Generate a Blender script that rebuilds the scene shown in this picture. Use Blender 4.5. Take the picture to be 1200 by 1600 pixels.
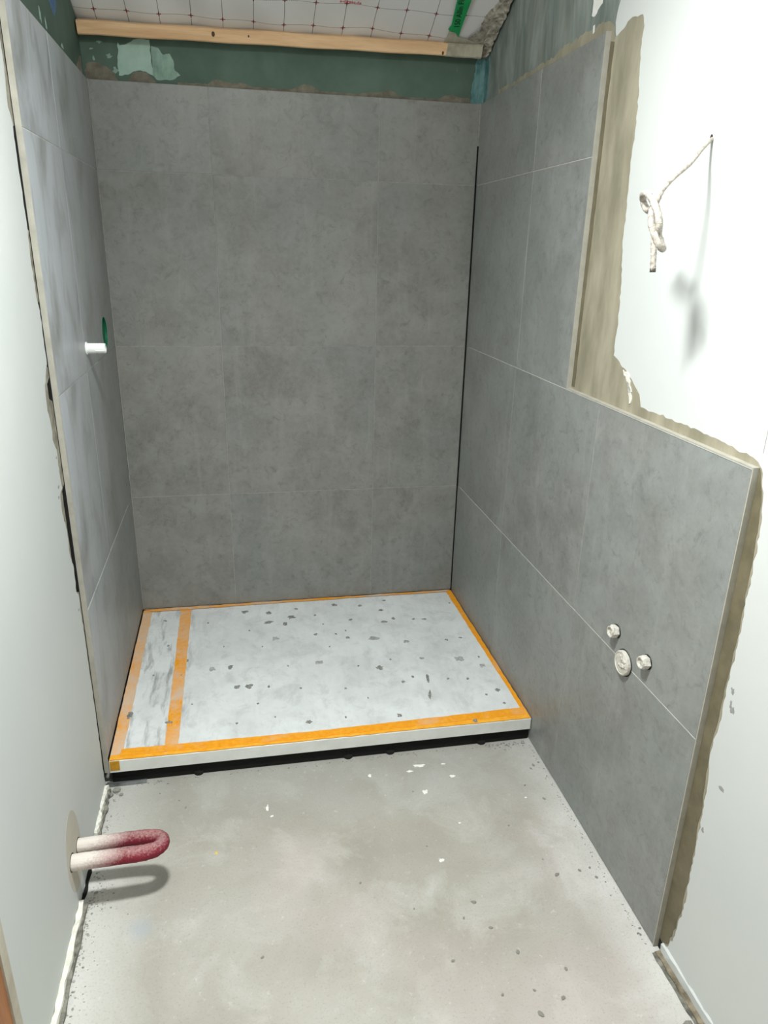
import bpy, bmesh, math, random
from mathutils import Vector, Matrix, Euler
random.seed(7)
S = bpy.context.scene
for o in list(bpy.data.objects): bpy.data.objects.remove(o)

# ------------------------------------------------------------------ camera, lamp, exposure
cam_d = bpy.data.cameras.new('camera'); cam = bpy.data.objects.new('camera', cam_d)
S.collection.objects.link(cam)
cam.location = (0.0818, -2.8602, 1.5643); cam.rotation_euler = (1.2179, -0.0229, -0.1883)
cam_d.sensor_fit = 'VERTICAL'; cam_d.sensor_height = 36.0; cam_d.lens = 1113.22 / 1600 * 36.0
cam_d.clip_start = 0.02
S.camera = cam

w = bpy.data.worlds.new('world'); S.world = w; w.use_nodes = True
w.node_tree.nodes['Background'].inputs[0].default_value = (0.8, 0.9, 1.0, 1)
w.node_tree.nodes['Background'].inputs[1].default_value = 0.03

ld = bpy.data.lights.new('ceiling_lamp_light', 'AREA'); ld.shape = 'DISK'; ld.size = 0.23
ld.energy = 56; ld.color = (0.968, 1.0, 0.985)
lo = bpy.data.objects.new('ceiling_lamp_light', ld); S.collection.objects.link(lo)
lo.location = (0.08, -1.86, 2.50); lo.rotation_euler = (math.radians(-23), 0, 0)   # leaned away from the rear wall to keep that wall darker

pd = bpy.data.lights.new('ceiling_lamp_fill', 'POINT'); pd.energy = 25; pd.shadow_soft_size = 0.11; pd.color = (0.968, 1.0, 0.985)   # second source added at the same lamp, to brighten the upper surfaces
po = bpy.data.objects.new('ceiling_lamp_fill', pd); S.collection.objects.link(po); po.location = (0.08, -1.86, 2.49)

S.view_settings.view_transform = 'Standard'; S.view_settings.look = 'None'
S.view_settings.gamma = 1.0; S.view_settings.use_curve_mapping = False
S.view_settings.exposure = 0.06

# ------------------------------------------------------------------ measures (metres)
XL, AL, XR, AR = -0.3905, 0.0129, 0.9788, 0.0062
Z1, Z2, Z3, ZT = 0.6008, 1.2008, 1.8008, 2.0758
BACKD = -0.013                      # bare wall behind the tile face
SL = math.radians(25)               # roof slope
YEND = -4.0

class Wall:
    """s runs along the wall, z up, d out of the tile face into the room"""
    def __init__(self, kind): self.k = kind
    def P(self, s, z, d=0.0):
        if self.k == 'R': return Vector((XR + AR*s - d, -s, z))
        if self.k == 'L': return Vector((XL + AL*s + d, -s, z))
        if self.k == 'B': return Vector((s, -d, z))
        if self.k == 'F': return Vector((s, z, d))       # floor or tray top: (x, y, height)
WR, WL, WB, WF = Wall('R'), Wall('L'), Wall('B'), Wall('F')
def roof_z(y): return 2.25 + (-0.02 - y) * math.tan(SL)

# ------------------------------------------------------------------ materials
def srgb(r, g, b):
    f = lambda c: (c/255/12.92) if c/255 <= 0.04045 else ((c/255+0.055)/1.055)**2.4
    return (f(r), f(g), f(b), 1)
class NT:
    def __init__(self, name, rough=0.6, spec=0.5):
        self.m = bpy.data.materials.new(name); self.m.use_nodes = True
        self.t = self.m.node_tree; self.b = self.t.nodes['Principled BSDF']
        self.b.inputs['Roughness'].default_value = rough
        self.b.inputs['Specular IOR Level'].default_value = spec
        self.co = None
    def N(self, typ, **kw):
        n = self.t.nodes.new(typ)
        for k, v in kw.items(): setattr(n, k, v)
        return n
    def L(self, a, b): self.t.links.new(a, b)
    def coord(self, jitter=False):
        tc = self.N('ShaderNodeTexCoord').outputs['Object']
        if jitter:
            oi = self.N('ShaderNodeObjectInfo'); m = self.N('ShaderNodeVectorMath', operation='MULTIPLY_ADD')
            c = self.N('ShaderNodeCombineXYZ')
            for i in range(3): self.L(oi.outputs['Random'], c.inputs[i])
            self.L(c.outputs[0], m.inputs[0]); m.inputs[1].default_value = (37, 91, 53); self.L(tc, m.inputs[2])
            tc = m.outputs[0]
        self.co = tc; return tc
    def noise(self, scale, detail=4, rough=0.55, dist=0.0, vec=None, stretch=None):
        n = self.N('ShaderNodeTexNoise'); v = vec or self.co or self.coord()
        if stretch:
            mp = self.N('ShaderNodeVectorMath', operation='MULTIPLY'); self.L(v, mp.inputs[0]); mp.inputs[1].default_value = stretch; v = mp.outputs[0]
        self.L(v, n.inputs['Vector'])
        n.inputs['Scale'].default_value = scale; n.inputs['Detail'].default_value = detail
        n.inputs['Roughness'].default_value = rough; n.inputs['Distortion'].default_value = dist
        return n.outputs['Fac']
    def ramp(self, fac, lo, hi, a=0.0, b=1.0):
        n = self.N('ShaderNodeMapRange'); self.L(fac, n.inputs[0])
        for i, v in enumerate((lo, hi, a, b)): n.inputs[i+1].default_value = v
        return n.outputs[0]
    def math(self, op, a, b=None):
        n = self.N('ShaderNodeMath', operation=op)
        for i, v in enumerate((a, b)):
            if v is None: continue
            if isinstance(v, (int, float)): n.inputs[i].default_value = v
            else: self.L(v, n.inputs[i])
        return n.outputs[0]
    def mix(self, fac, a, b):
        n = self.N('ShaderNodeMix', data_type='RGBA')
        if isinstance(fac, (int, float)): n.inputs[0].default_value = fac
        else: self.L(fac, n.inputs[0])
        for i, v in ((6, a), (7, b)):
            if isinstance(v, tuple): n.inputs[i].default_value = v
            else: self.L(v, n.inputs[i])
        return n.outputs[2]
    def sep(self, v=None):
        n = self.N('ShaderNodeSeparateXYZ'); self.L(v or self.co or self.coord(), n.inputs[0]); return n.outputs
    def color(self, c):
        if isinstance(c, tuple): self.b.inputs['Base Color'].default_value = c
        else: self.L(c, self.b.inputs['Base Color'])
    def bump(self, h, strength=0.3, dist=0.002):
        n = self.N('ShaderNodeBump'); n.inputs['Strength'].default_value = strength; n.inputs['Distance'].default_value = dist
        self.L(h, n.inputs['Height']); self.L(n.outputs[0], self.b.inputs['Normal'])
    def rough(self, r): self.L(r, self.b.inputs['Roughness'])

def plain(name, a, b, scale=20, rough=0.7, bump=0.15, spec=0.4, stretch=None, lo=0.35, hi=0.65, jit=False):
    t = NT(name, rough, spec); t.coord(jit)
    n = t.noise(scale, 5, 0.6, 0, None, stretch)
    t.color(t.mix(t.ramp(n, lo, hi), a, b))
    if bump: t.bump(t.noise(scale*3, 4), bump, 0.002)
    return t.m

def tile_mat(name, dusty, base=(125, 125, 122)):
    t = NT(name, 0.42, 0.5); t.coord(True)
    r, g, b = base
    big = t.noise(3.2, 5, 0.6, 0.6)
    mid = t.noise(9, 6, 0.68, 0.3)
    fine = t.noise(55, 6, 0.75)
    pit = t.noise(24, 8, 0.8, 0.8)
    c = t.mix(t.ramp(big, 0.3, 0.7), srgb(r-14, g-15, b-17), srgb(r+11, g+11, b+10))
    c = t.mix(t.math('MULTIPLY', t.ramp(mid, 0.45, 0.66), 0.6), c, srgb(r+20, g+21, b+20))
    hue = t.noise(2.2, 3, 0.5, 0, None, (1.3, 1, 0.8))
    c = t.mix(t.math('MULTIPLY', t.ramp(hue, 0.4, 0.7), 0.5), c, srgb(r-6, g+1, b+1))
    c = t.mix(t.math('MULTIPLY', t.ramp(pit, 0.52, 0.67), 0.62), c, srgb(r-34, g-34, b-36))
    c = t.mix(t.math('MULTIPLY', t.ramp(fine, 0.35, 0.75), 0.34), c, srgb(r+30, g+30, b+30))
    if dusty:   # grey film of grout haze left by the wiping cloth
        wv = t.noise(2.6, 3, 0.5, 1.8, t.N('ShaderNodeTexCoord').outputs['Object'], (1.0, 1.6, 0.9))
        sw = t.noise(7, 5, 0.6, 2.2, t.N('ShaderNodeTexCoord').outputs['Object'], (1.0, 2.4, 0.7))
        f = t.math('MULTIPLY', t.ramp(t.math('MULTIPLY', wv, t.math('ADD', sw, 0.45)), 0.15, 0.5), 0.85)
        p = t.sep(t.N('ShaderNodeNewGeometry').outputs['Position'])
        film_fade = t.math('ADD', p[1], t.math('ADD', t.math('MULTIPLY', p[2], -0.35), t.math('MULTIPLY', t.math('SUBTRACT', sw, 0.5), 0.3)))   # film thins towards the corner and the floor
        f = t.math('MULTIPLY', f, t.ramp(film_fade, -0.6, -1.35, 0.12, 1.0))
        c = t.mix(f, c, srgb(196, 201, 207))
    else:
        st = t.noise(6, 5, 0.7, 0.4, None, (3.2, 3.2, 0.35))
        c = t.mix(t.math('MULTIPLY', t.ramp(st, 0.55, 0.8), 0.3), c, srgb(r+40, g+40, b+38))
    t.color(c)
    t.rough(t.ramp(mid, 0.3, 0.7, 0.38, 0.55))
    t.bump(fine, 0.12, 0.0006)
    return t.m
M = {}
M['tile'] = tile_mat('grey_concrete_look_tile', False)
M['tile_lit'] = tile_mat('grey_concrete_look_tile_lit', False, (133, 135, 133))  # same tile, the right wall's stronger light put into a paler base colour
M['tile_hazy'] = tile_mat('grey_tile_with_grout_haze', True)
M['grout'] = plain('grey_grout', srgb(138, 138, 133), srgb(158, 158, 152), 60, 0.9, 0.2)
M['grout_white'] = plain('pale_grout', srgb(188, 188, 182), srgb(212, 212, 205), 25, 0.9, 0.2)
M['joint_dark'] = plain('open_dark_joint', srgb(16, 16, 15), srgb(28, 27, 25), 30, 0.95, 0)
def white_wall():
    t = NT('white_primed_plaster', 0.75, 0.3); t.coord()
    a = t.noise(1.8, 4, 0.5); b = t.noise(14, 6, 0.7, 0.6)
    c = t.mix(t.ramp(a, 0.3, 0.7), srgb(200, 204, 203), srgb(208, 211, 208))
    c = t.mix(t.math('MULTIPLY', t.ramp(b, 0.62, 0.8), 0.3), c, srgb(196, 196, 188))
    t.color(c); t.bump(t.noise(5, 6, 0.6), 0.12, 0.004); return t.m
M['white'] = white_wall()
def green_board(name, dark=False):
    t = NT(name, 0.75, 0.3); t.coord()
    a = t.noise(6, 5, 0.6, 0.3); b = t.noise(25, 6, 0.7)
    base = (84, 104, 92) if not dark else (74, 90, 78)
    c = t.mix(t.ramp(a, 0.35, 0.7), srgb(base[0]-8, base[1]-9, base[2]-8), srgb(*[x+8 for x in base]))
    c = t.mix(t.math('MULTIPLY', t.ramp(b, 0.66, 0.76), 0.5), c, srgb(150, 160, 148))
    t.color(c); t.bump(b, 0.1); return t.m
M['green'] = green_board('green_plasterboard')
def smeared():
    t = NT('sealed_green_board_with_filler_smears', 0.6, 0.4); t.coord()
    a = t.noise(5, 6, 0.65, 0.8, None, (1, 3.0, 0.8)); b = t.noise(12, 6, 0.7, 0.5, None, (1, 2.2, 0.5)); d = t.noise(30, 5, 0.7)
    c = t.mix(t.ramp(a, 0.35, 0.65), srgb(100, 112, 106), srgb(146, 154, 150))
    c = t.mix(t.math('MULTIPLY', t.ramp(b, 0.5, 0.75), 0.5), c, srgb(138, 132, 118))
    c = t.mix(t.math('MULTIPLY', t.ramp(d, 0.68, 0.76), 0.7), c, srgb(196, 206, 202))
    t.color(c); t.bump(b, 0.25, 0.004); return t.m
M['smear'] = smeared()
M['primer'] = plain('beige_tile_primer', srgb(136, 131, 112), srgb(168, 161, 142), 11, 0.5, 0.35, 0.5, (1, 1.3, 0.4))
M['olive'] = plain('dark_olive_seal_coat', srgb(96, 90, 70), srgb(118, 110, 88), 14, 0.6, 0.2)
M['filler'] = plain('grey_beige_tile_adhesive', srgb(112, 108, 96), srgb(158, 153, 138), 28, 0.9, 0.7)
M['filler_dark'] = plain('brown_grey_adhesive_smear', srgb(98, 94, 82), srgb(128, 122, 108), 28, 0.9, 0.6)
M['mint'] = plain('pale_mint_filler', srgb(150, 178, 165), srgb(172, 196, 184), 12, 0.8, 0.15)
M['mint_thin'] = plain('thin_mint_filler', srgb(112, 140, 126), srgb(158, 184, 170), 20, 0.8, 0.15, 0.4, (1, 1, 0.5))
M['teal'] = plain('teal_sealing_tape', srgb(58, 104, 106), srgb(122, 158, 158), 26, 0.6, 0.5, 0.4, (1.5, 1.5, 0.5))
M['trim'] = plain('anodised_edge_profile', srgb(160, 157, 146), srgb(178, 175, 164), 20, 0.5, 0, 0.5)
M['trim'].node_tree.nodes['Principled BSDF'].inputs['Metallic'].default_value = 0.0
M['foam'] = plain('grey_edge_foam', srgb(86, 86, 80), srgb(142, 140, 130), 60, 0.95, 0.9)
M['foam_beige'] = plain('dusty_beige_edge_foam', srgb(96, 88, 72), srgb(150, 140, 120), 40, 0.95, 0.8)
M['crust'] = plain('white_paint_crust', srgb(214, 212, 200), srgb(238, 237, 228), 60, 0.9, 0.8)
M['cavity'] = plain('dark_wall_cavity', srgb(24, 23, 20), srgb(44, 42, 36), 30, 0.95, 0)

def concrete():
    t = NT('dusty_concrete_screed', 0.85, 0.3); t.coord()
    a = t.noise(2.2, 5, 0.6, 0.4); b = t.noise(5.5, 6, 0.65, 0.5); g = t.noise(170, 4, 0.7); h = t.noise(50, 6, 0.75)
    c = t.mix(t.ramp(a, 0.33, 0.66), srgb(156, 152, 141), srgb(178, 175, 168))
    c = t.mix(t.math('MULTIPLY', t.ramp(b, 0.5, 0.75), 0.55), c, srgb(204, 204, 200))
    pk = t.noise(1.4, 3, 0.5)
    c = t.mix(t.math('MULTIPLY', t.ramp(pk, 0.5, 0.62), 0.4), c, srgb(194, 182, 180))
    p = t.sep()
    def band(v, lo, hi):       # dust swept against the walls
        return t.ramp(t.math('ADD', v, t.math('MULTIPLY', t.math('SUBTRACT', b, 0.5), 0.22)), lo, hi)
    d1 = band(p[0], 0.84, 1.0); d2 = band(p[0], -0.2, -0.38)
    dust = t.math('MULTIPLY', t.math('MAXIMUM', d1, d2), 0.75)
    c = t.mix(dust, c, srgb(216, 216, 212))
    d3 = t.ramp(t.math('ADD', p[1], t.math('MULTIPLY', t.math('SUBTRACT', a, 0.5), 0.3)), -1.28, -1.02)   # greyer screed towards the tray
    c = t.mix(t.math('MULTIPLY', d3, 0.5), c, srgb(150, 150, 145))
    c = t.mix(t.math('MULTIPLY', t.ramp(g, 0.54, 0.72), 0.5), c, srgb(136, 132, 122))
    c = t.mix(t.math('MULTIPLY', t.ramp(h, 0.6, 0.78), 0.6), c, srgb(226, 226, 222))
    bl = t.N('ShaderNodeVectorMath', operation='DISTANCE'); t.L(t.co, bl.inputs[0]); bl.inputs[1].default_value = (-0.232, -1.505, 0)
    c = t.mix(t.math('MULTIPLY', t.ramp(t.math('ADD', bl.outputs['Value'], t.math('MULTIPLY', t.math('SUBTRACT', b, 0.5), 0.12)), 0.05, 0.015), 0.5), c, srgb(160, 172, 182))
    t.color(c); t.bump(t.math('ADD', t.math('MULTIPLY', g, 0.5), h), 0.35, 0.0025); return t.m
M['concrete'] = concrete()

def membrane():
    t = NT('printed_vapour_barrier_film', 0.5, 0.4); t.coord()
    p = t.sep(); wob = t.math('MULTIPLY', t.math('SUBTRACT', t.noise(4, 2), 0.5), 0.012)
    def near(v, off, half):
        q = t.math('ADD', v, t.math('ADD', wob, -off + 10.05)); m = t.math('MODULO', q, 0.1)
        return t.math('LESS_THAN', t.math('ABSOLUTE', t.math('SUBTRACT', m, 0.05)), half), t.math('ABSOLUTE', t.math('SUBTRACT', m, 0.05))
    vx, dx = near(p[0], 0.26, 0.0011); vy, dy = near(p[1], 0.033, 0.0011)
    dots = t.math('LESS_THAN', t.math('MODULO', t.math('ADD', p[0], 10.0), 0.006), 0.0034)
    c = t.mix(t.ramp(t.noise(3, 5), 0.3, 0.7), srgb(212, 211, 210), srgb(224, 223, 221))
    line = t.math('MAXIMUM', t.math('MULTIPLY', vx, 0.75), t.math('MULTIPLY', t.math('MULTIPLY', vy, dots), 0.9))
    c = t.mix(line, c, srgb(64, 56, 54))
    w1 = t.math('MULTIPLY', t.math('LESS_THAN', dx, 0.002), t.math('LESS_THAN', dy, 0.008))
    w2 = t.math('MULTIPLY', t.math('LESS_THAN', dy, 0.002), t.math('LESS_THAN', dx, 0.008))
    c = t.mix(t.math('MAXIMUM', w1, w2), c, srgb(112, 36, 36))
    t.color(c); t.bump(t.noise(8, 4), 0.4, 0.006); return t.m
M['membrane'] = membrane()
def wood(name, a, b, axis=(0.6, 8, 8)):
    t = NT(name, 0.6, 0.35); t.coord()
    n = t.noise(5, 5, 0.6, 0.5, None, axis); k = t.noise(30, 3, 0.6, 0, None, axis)
    c = t.mix(t.ramp(n, 0.3, 0.7), a, b); c = t.mix(t.math('MULTIPLY', t.ramp(k, 0.5, 0.75), 0.3), c, tuple(x*0.6 for x in a[:3])+(1,))
    t.color(c); t.bump(k, 0.2); return t.m
M['pine'] = wood('sawn_pine', srgb(206, 164, 122), srgb(232, 196, 154))
M['knot'] = plain('dark_wood_knot', srgb(60, 42, 26), srgb(96, 70, 44), 60, 0.7, 0.2)
M['oak'] = wood('orange_brown_wood', srgb(150, 96, 58), srgb(186, 130, 84), (8, 8, 0.8))
M['casing'] = plain('dusty_beige_casing', srgb(176, 168, 152), srgb(198, 192, 178), 14, 0.7, 0.3)
def sheet():
    t = NT('dirty_white_tray_surface', 0.45, 0.4); t.coord()
    a = t.noise(4, 6, 0.7, 0.4); b = t.noise(14, 7, 0.75, 0.5, None, (1.0, 0.8, 1))
    s = t.noise(9, 5, 0.65, 0.3, None, (3.2, 0.6, 1)); d = t.noise(70, 3, 0.6)
    c = t.mix(t.ramp(a, 0.4, 0.7), srgb(228, 232, 232), srgb(208, 211, 211))
    c = t.mix(t.math('MULTIPLY', t.ramp(b, 0.5, 0.72), 0.6), c, srgb(178, 180, 178))
    p = t.sep(); left = t.ramp(t.N('ShaderNodeNewGeometry').outputs['Position'] and t.sep(t.N('ShaderNodeNewGeometry').outputs['Position'])[0], -0.12, -0.2)
    c = t.mix(t.math('MULTIPLY', t.math('MULTIPLY', t.ramp(s, 0.5, 0.66), t.math('ADD', left, 0.12)), 0.75), c, srgb(146, 148, 146))
    c = t.mix(t.math('MULTIPLY', t.ramp(d, 0.72, 0.8), 0.6), c, srgb(130, 132, 128))
    t.color(c); return t.m
M['sheet'] = sheet()
M['rim'] = plain('white_tray_rim', srgb(214, 216, 212), srgb(228, 229, 225), 12, 0.5, 0)
M['black'] = plain('black_under_tray_shade', srgb(5, 5, 5), srgb(10, 10, 10), 30, 0.9, 0.1)
def tape(name, dust, edge):
    t = NT(name, 0.5, 0.4); t.coord()
    n = t.noise(5, 6, 0.7, 0.6, None, (1, 1, 1)); f = t.noise(60, 4, 0.6)
    c = t.mix(t.ramp(f, 0.3, 0.7), srgb(238, 150, 20), srgb(246, 172, 44))
    c = t.mix(t.math('MULTIPLY', t.ramp(n, edge, edge+0.22), dust), c, srgb(214, 196, 176))
    t.color(c); t.bump(t.noise(25, 4, 0.6, 1.0), 0.3, 0.002); return t.m
M['tape'] = tape('orange_masking_tape', 0.45, 0.52)
M['tape_yellow'] = plain('yellow_orange_masking_tape', srgb(242, 160, 24), srgb(250, 184, 64), 40, 0.5, 0.2)
M['tape_dusty'] = tape('dusty_orange_masking_tape', 0.8, 0.33)
M['tape_mid'] = tape('partly_dusty_orange_masking_tape', 0.85, 0.42)
M['mortar'] = plain('dried_grey_mortar', srgb(106, 106, 103), srgb(166, 166, 162), 170, 0.95, 0.8, jit=True)
M['mortar_thin'] = plain('thin_grey_mortar_smear', srgb(150, 151, 148), srgb(186, 187, 184), 70, 0.9, 0.3, jit=True)
M['stone'] = plain('grey_crumb', srgb(138, 136, 130), srgb(178, 176, 168), 120, 0.95, 0.8, jit=True)
M['paint_white'] = plain('white_paint_spot', srgb(228, 228, 222), srgb(240, 240, 236), 60, 0.8, 0.3)
M['chip'] = plain('grey_bare_chip', srgb(140, 141, 138), srgb(164, 164, 160), 60, 0.9, 0.3)
M['zinc'] = plain('galvanised_sheet', srgb(120, 124, 126), srgb(160, 163, 164), 25, 0.4, 0.1, 0.5)
M['zinc'].node_tree.nodes['Principled BSDF'].inputs['Metallic'].default_value = 0.7
def sleeve():
    t = NT('crimson_pipe_sleeve_with_plaster_dust', 0.7, 0.3); t.coord()
    p = t.sep(); n = t.noise(190, 5, 0.75); m = t.noise(18, 4, 0.6)
    rib = t.noise(30, 3, 0.5, 0, None, (0.12, 4, 4))
    geo = t.N('ShaderNodeNewGeometry'); nz = t.sep(geo.outputs['Normal'])[2]
    c = t.mix(t.ramp(m, 0.3, 0.7), srgb(112, 26, 42), srgb(136, 40, 56))
    up = t.math('MULTIPLY', t.ramp(nz, -0.1, 1.0), 0.36)                       # dust settled on top
    root = t.ramp(p[0], 0.125, 0.01)                                            # plaster splashed near the wall
    d = t.math('ADD', t.math('ADD', up, root), t.math('MULTIPLY', t.math('SUBTRACT', n, 0.5), 0.9))
    c = t.mix(t.ramp(d, 0.16, 1.05), c, srgb(220, 212, 204))
    t.color(c); t.bump(t.math('ADD', rib, t.math('MULTIPLY', n, 0.5)), 0.5, 0.003); return t.m
M['sleeve'] = sleeve()
M['cable'] = plain('plaster_splashed_cable', srgb(128, 120, 112), srgb(190, 183, 173), 160, 0.85, 0.9, 0.3, None, 0.3, 0.55)
M['copper_end'] = plain('dark_cable_end', srgb(62, 58, 52), srgb(96, 90, 80), 200, 0.8, 0.3)
M['plastered'] = plain('plaster_splashed_fitting', srgb(168, 164, 152), srgb(218, 215, 206), 150, 0.8, 1.0, 0.4, None, 0.3, 0.5)
M['cap'] = plain('dusty_white_cap', srgb(188, 185, 174), srgb(212, 209, 200), 70, 0.7, 0.6)
M['hole'] = plain('dark_bore', srgb(34, 32, 28), srgb(58, 55, 50), 60, 0.9, 0.2)
M['plastic'] = plain('glossy_white_plastic', srgb(236, 238, 236), srgb(244, 245, 243), 10, 0.25, 0)
M['emerald'] = plain('emerald_green_box_lid', srgb(0, 88, 58), srgb(4, 100, 68), 12, 0.5, 0)
M['blue_mark'] = plain('blue_crayon_mark', srgb(74, 106, 146), srgb(98, 128, 160), 40, 0.8, 0)
M['green_tape'] = plain('green_membrane_tape', srgb(24, 142, 78), srgb(34, 158, 90), 20, 0.4, 0.1)
M['ink'] = plain('black_print', srgb(14, 18, 16), srgb(20, 24, 22), 30, 0.6, 0)
M['red_ink'] = plain('red_print', srgb(176, 34, 52), srgb(186, 40, 58), 30, 0.6, 0)
M['paper'] = plain('beige_paper_patch', srgb(150, 144, 126), srgb(182, 176, 158), 18, 0.8, 0.3)
M['rough'] = plain('crumbled_plaster_edge', srgb(112, 106, 94), srgb(176, 170, 158), 45, 0.95, 1.0)
M['lining'] = plain('matt_pale_lining', srgb(196, 194, 188), srgb(208, 206, 200), 4, 0.9, 0)

# ------------------------------------------------------------------ building helpers
COL = S.collection
def link(name, me, parent=None, origin=None):
    o = bpy.data.objects.new(name, me); COL.objects.link(o)
    if origin is not None: o.location = origin
    if parent is not None:
        o.parent = parent; o.location = Vector(origin or (0, 0, 0)) - wpos(parent)
    return o
def wpos(o):
    v = Vector(o.location)
    while o.parent: o = o.parent; v += Vector(o.location)
    return v
def tag(o, label=None, cat=None, group=None, kind=None):
    for k, v in (('label', label), ('category', cat), ('group', group), ('kind', kind)):
        if v: o[k] = v
    return o
def build(name, verts, faces, mat, parent=None, origin=None, smooth=False):
    """world-space vertices; origin defaults to the middle of the footprint"""
    verts = [Vector(v) for v in verts]
    if origin is None:
        lo = [min(v[i] for v in verts) for i in range(3)]; hi = [max(v[i] for v in verts) for i in range(3)]
        origin = Vector(((lo[0]+hi[0])/2, (lo[1]+hi[1])/2, lo[2]))
    origin = Vector(origin)
    me = bpy.data.meshes.new(name); me.from_pydata([v-origin for v in verts], [], faces)
    bm = bmesh.new(); bm.from_mesh(me); bmesh.ops.recalc_face_normals(bm, faces=bm.faces)
    bm.to_mesh(me); bm.free()
    me.materials.append(mat)
    if smooth: me.polygons.foreach_set('use_smooth', [True]*len(me.polygons))
    return link(name, me, parent, origin)
def empty(name, loc):
    o = bpy.data.objects.new(name, None); o.empty_display_size = 0.05; COL.objects.link(o); o.location = loc; return o
def box(lo, hi):
    x0, y0, z0 = lo; x1, y1, z1 = hi
    return ([(x0,y0,z0),(x1,y0,z0),(x1,y1,z0),(x0,y1,z0),(x0,y0,z1),(x1,y0,z1),(x1,y1,z1),(x0,y1,z1)],
            [(0,1,2,3),(4,5,6,7),(0,1,5,4),(1,2,6,5),(2,3,7,6),(3,0,4,7)])
def wall_slab(name, W, outline, d0, d1, mat, parent=None, origin=None):
    """a polygon (s, z) on a wall given thickness between depths d0 (back) and d1 (front)"""
    n = len(outline)
    v = [W.P(s, z, d0) for s, z in outline] + [W.P(s, z, d1) for s, z in outline]
    f = [tuple(range(n)), tuple(range(n, 2*n))] + [(i, (i+1) % n, n+(i+1) % n, n+i) for i in range(n)]
    o = build(name, v, f, mat, parent, origin)
    bm = bmesh.new(); bm.from_mesh(o.data); bmesh.ops.triangulate(bm, faces=[p for p in bm.faces if len(p.verts) > 4]); bm.to_mesh(o.data); bm.free()
    return o
def ragged(poly, step=0.012, amp=0.003, closed=True, skip=()):
    out = []; n = len(poly); rg = n if closed else n-1
    for i in range(rg):
        a, b = poly[i], poly[(i+1) % n]; out.append(tuple(a))
        if i in skip: continue
        L = math.hypot(b[0]-a[0], b[1]-a[1]); k = int(L/step)
        for j in range(1, k+1):
            t = j/(k+1); q = random.uniform(-amp, amp)
            nx, ny = (b[1]-a[1])/L, -(b[0]-a[0])/L
            out.append((a[0]+(b[0]-a[0])*t+nx*q, a[1]+(b[1]-a[1])*t+ny*q))
    if not closed: out.append(tuple(poly[-1]))
    return out
def tube(name, pts, rad, mat, parent=None, seg=10, sub=6, wob=0.0, origin=None, caps=True):
    pts = [Vector(p) for p in pts]; r = rad if isinstance(rad, (list, tuple)) else [rad]*len(pts)
    P, Rr = [], []
    for i in range(len(pts)-1):
        p0, p1, p2, p3 = pts[max(i-1, 0)], pts[i], pts[i+1], pts[min(i+2, len(pts)-1)]
        for j in range(sub):
            t = j/sub
            P.append(0.5*((2*p1)+(p2-p0)*t+(2*p0-5*p1+4*p2-p3)*t*t+(3*p1-p0-3*p2+p3)*t**3)); Rr.append(r[i]+(r[i+1]-r[i])*t)
    P.append(pts[-1]); Rr.append(r[-1])
    T = [(P[min(i+1, len(P)-1)]-P[max(i-1, 0)]).normalized() for i in range(len(P))]
    n = T[0].orthogonal().normalized(); v, f = [], []
    for i, p in enumerate(P):
        n = (n - T[i]*n.dot(T[i])).normalized(); b = T[i].cross(n)
        for k in range(seg):
            a = 2*math.pi*k/seg; q = Rr[i]*(1+random.uniform(-wob, wob)); v.append(p+(n*math.cos(a)+b*math.sin(a))*q)
    for i in range(len(P)-1):
        for k in range(seg): f.append((i*seg+k, i*seg+(k+1) % seg, (i+1)*seg+(k+1) % seg, (i+1)*seg+k))
    if caps: f += [tuple(range(seg)), tuple((len(P)-1)*seg+k for k in range(seg))]
    return build(name, v, f, mat, parent, origin, True)
def lathe(name, W, s, z, prof, mat, parent=None, seg=28, hexa=False, origin=None, jit=0.0):
    """rings (radius, d) turned about an axis standing out of a wall"""
    c0 = W.P(s, z, 0); ax = (W.P(s, z, 1)-c0).normalized(); u = Vector((0, 0, 1)); vv = ax.cross(u).normalized()
    v, f = [], []; n = 6 if hexa else seg
    for r, d in prof:
        for k in range(n):
            a = 2*math.pi*k/n; q = r*(1+random.uniform(-jit, jit)); v.append(c0+ax*d+(u*math.sin(a)+vv*math.cos(a))*q)
    for i in range(len(prof)-1):
        for k in range(n): f.append((i*n+k, i*n+(k+1) % n, (i+1)*n+(k+1) % n, (i+1)*n+k))
    f += [tuple(range(n)), tuple((len(prof)-1)*n+k for k in range(n))]
    return build(name, v, f, mat, parent, origin, False)
def blob_chip(name, W, s, z, a, b, d, h, mat, parent=None, n=9, rot=0.0):
    """a low irregular lens of dried mortar lying on a surface"""
    ph = [random.uniform(0.5, 1.2) for _ in range(n)]; v = []; f = []
    for ring, (k, hh) in enumerate(((1.0, 0.0), (0.72, h*0.8), (0.3, h))):
        for i in range(n):
            t = 2*math.pi*i/n; x, y = a*k*ph[i]*math.cos(t), b*k*ph[i]*math.sin(t)
            v.append(W.P(s+x*math.cos(rot)-y*math.sin(rot), z+x*math.sin(rot)+y*math.cos(rot), d+hh*random.uniform(0.7, 1.2) if ring else d))
    for r in range(2):
        for i in range(n): f.append((r*n+i, r*n+(i+1) % n, (r+1)*n+(i+1) % n, (r+1)*n+i))
    f += [tuple(range(n)), tuple(2*n+i for i in range(n))]
    return build(name, v, f, mat, parent)

# ------------------------------------------------------------------ setting: floor, walls, ceiling
v, f = box((-1.6, YEND, -0.12), (1.3, 0.13, 0.0))
floor = tag(build('floor', v, f, M['concrete'], None, (0, 0, 0)), 'dusty grey concrete screed floor in front of the shower tray', 'floor', kind='structure')

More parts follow.
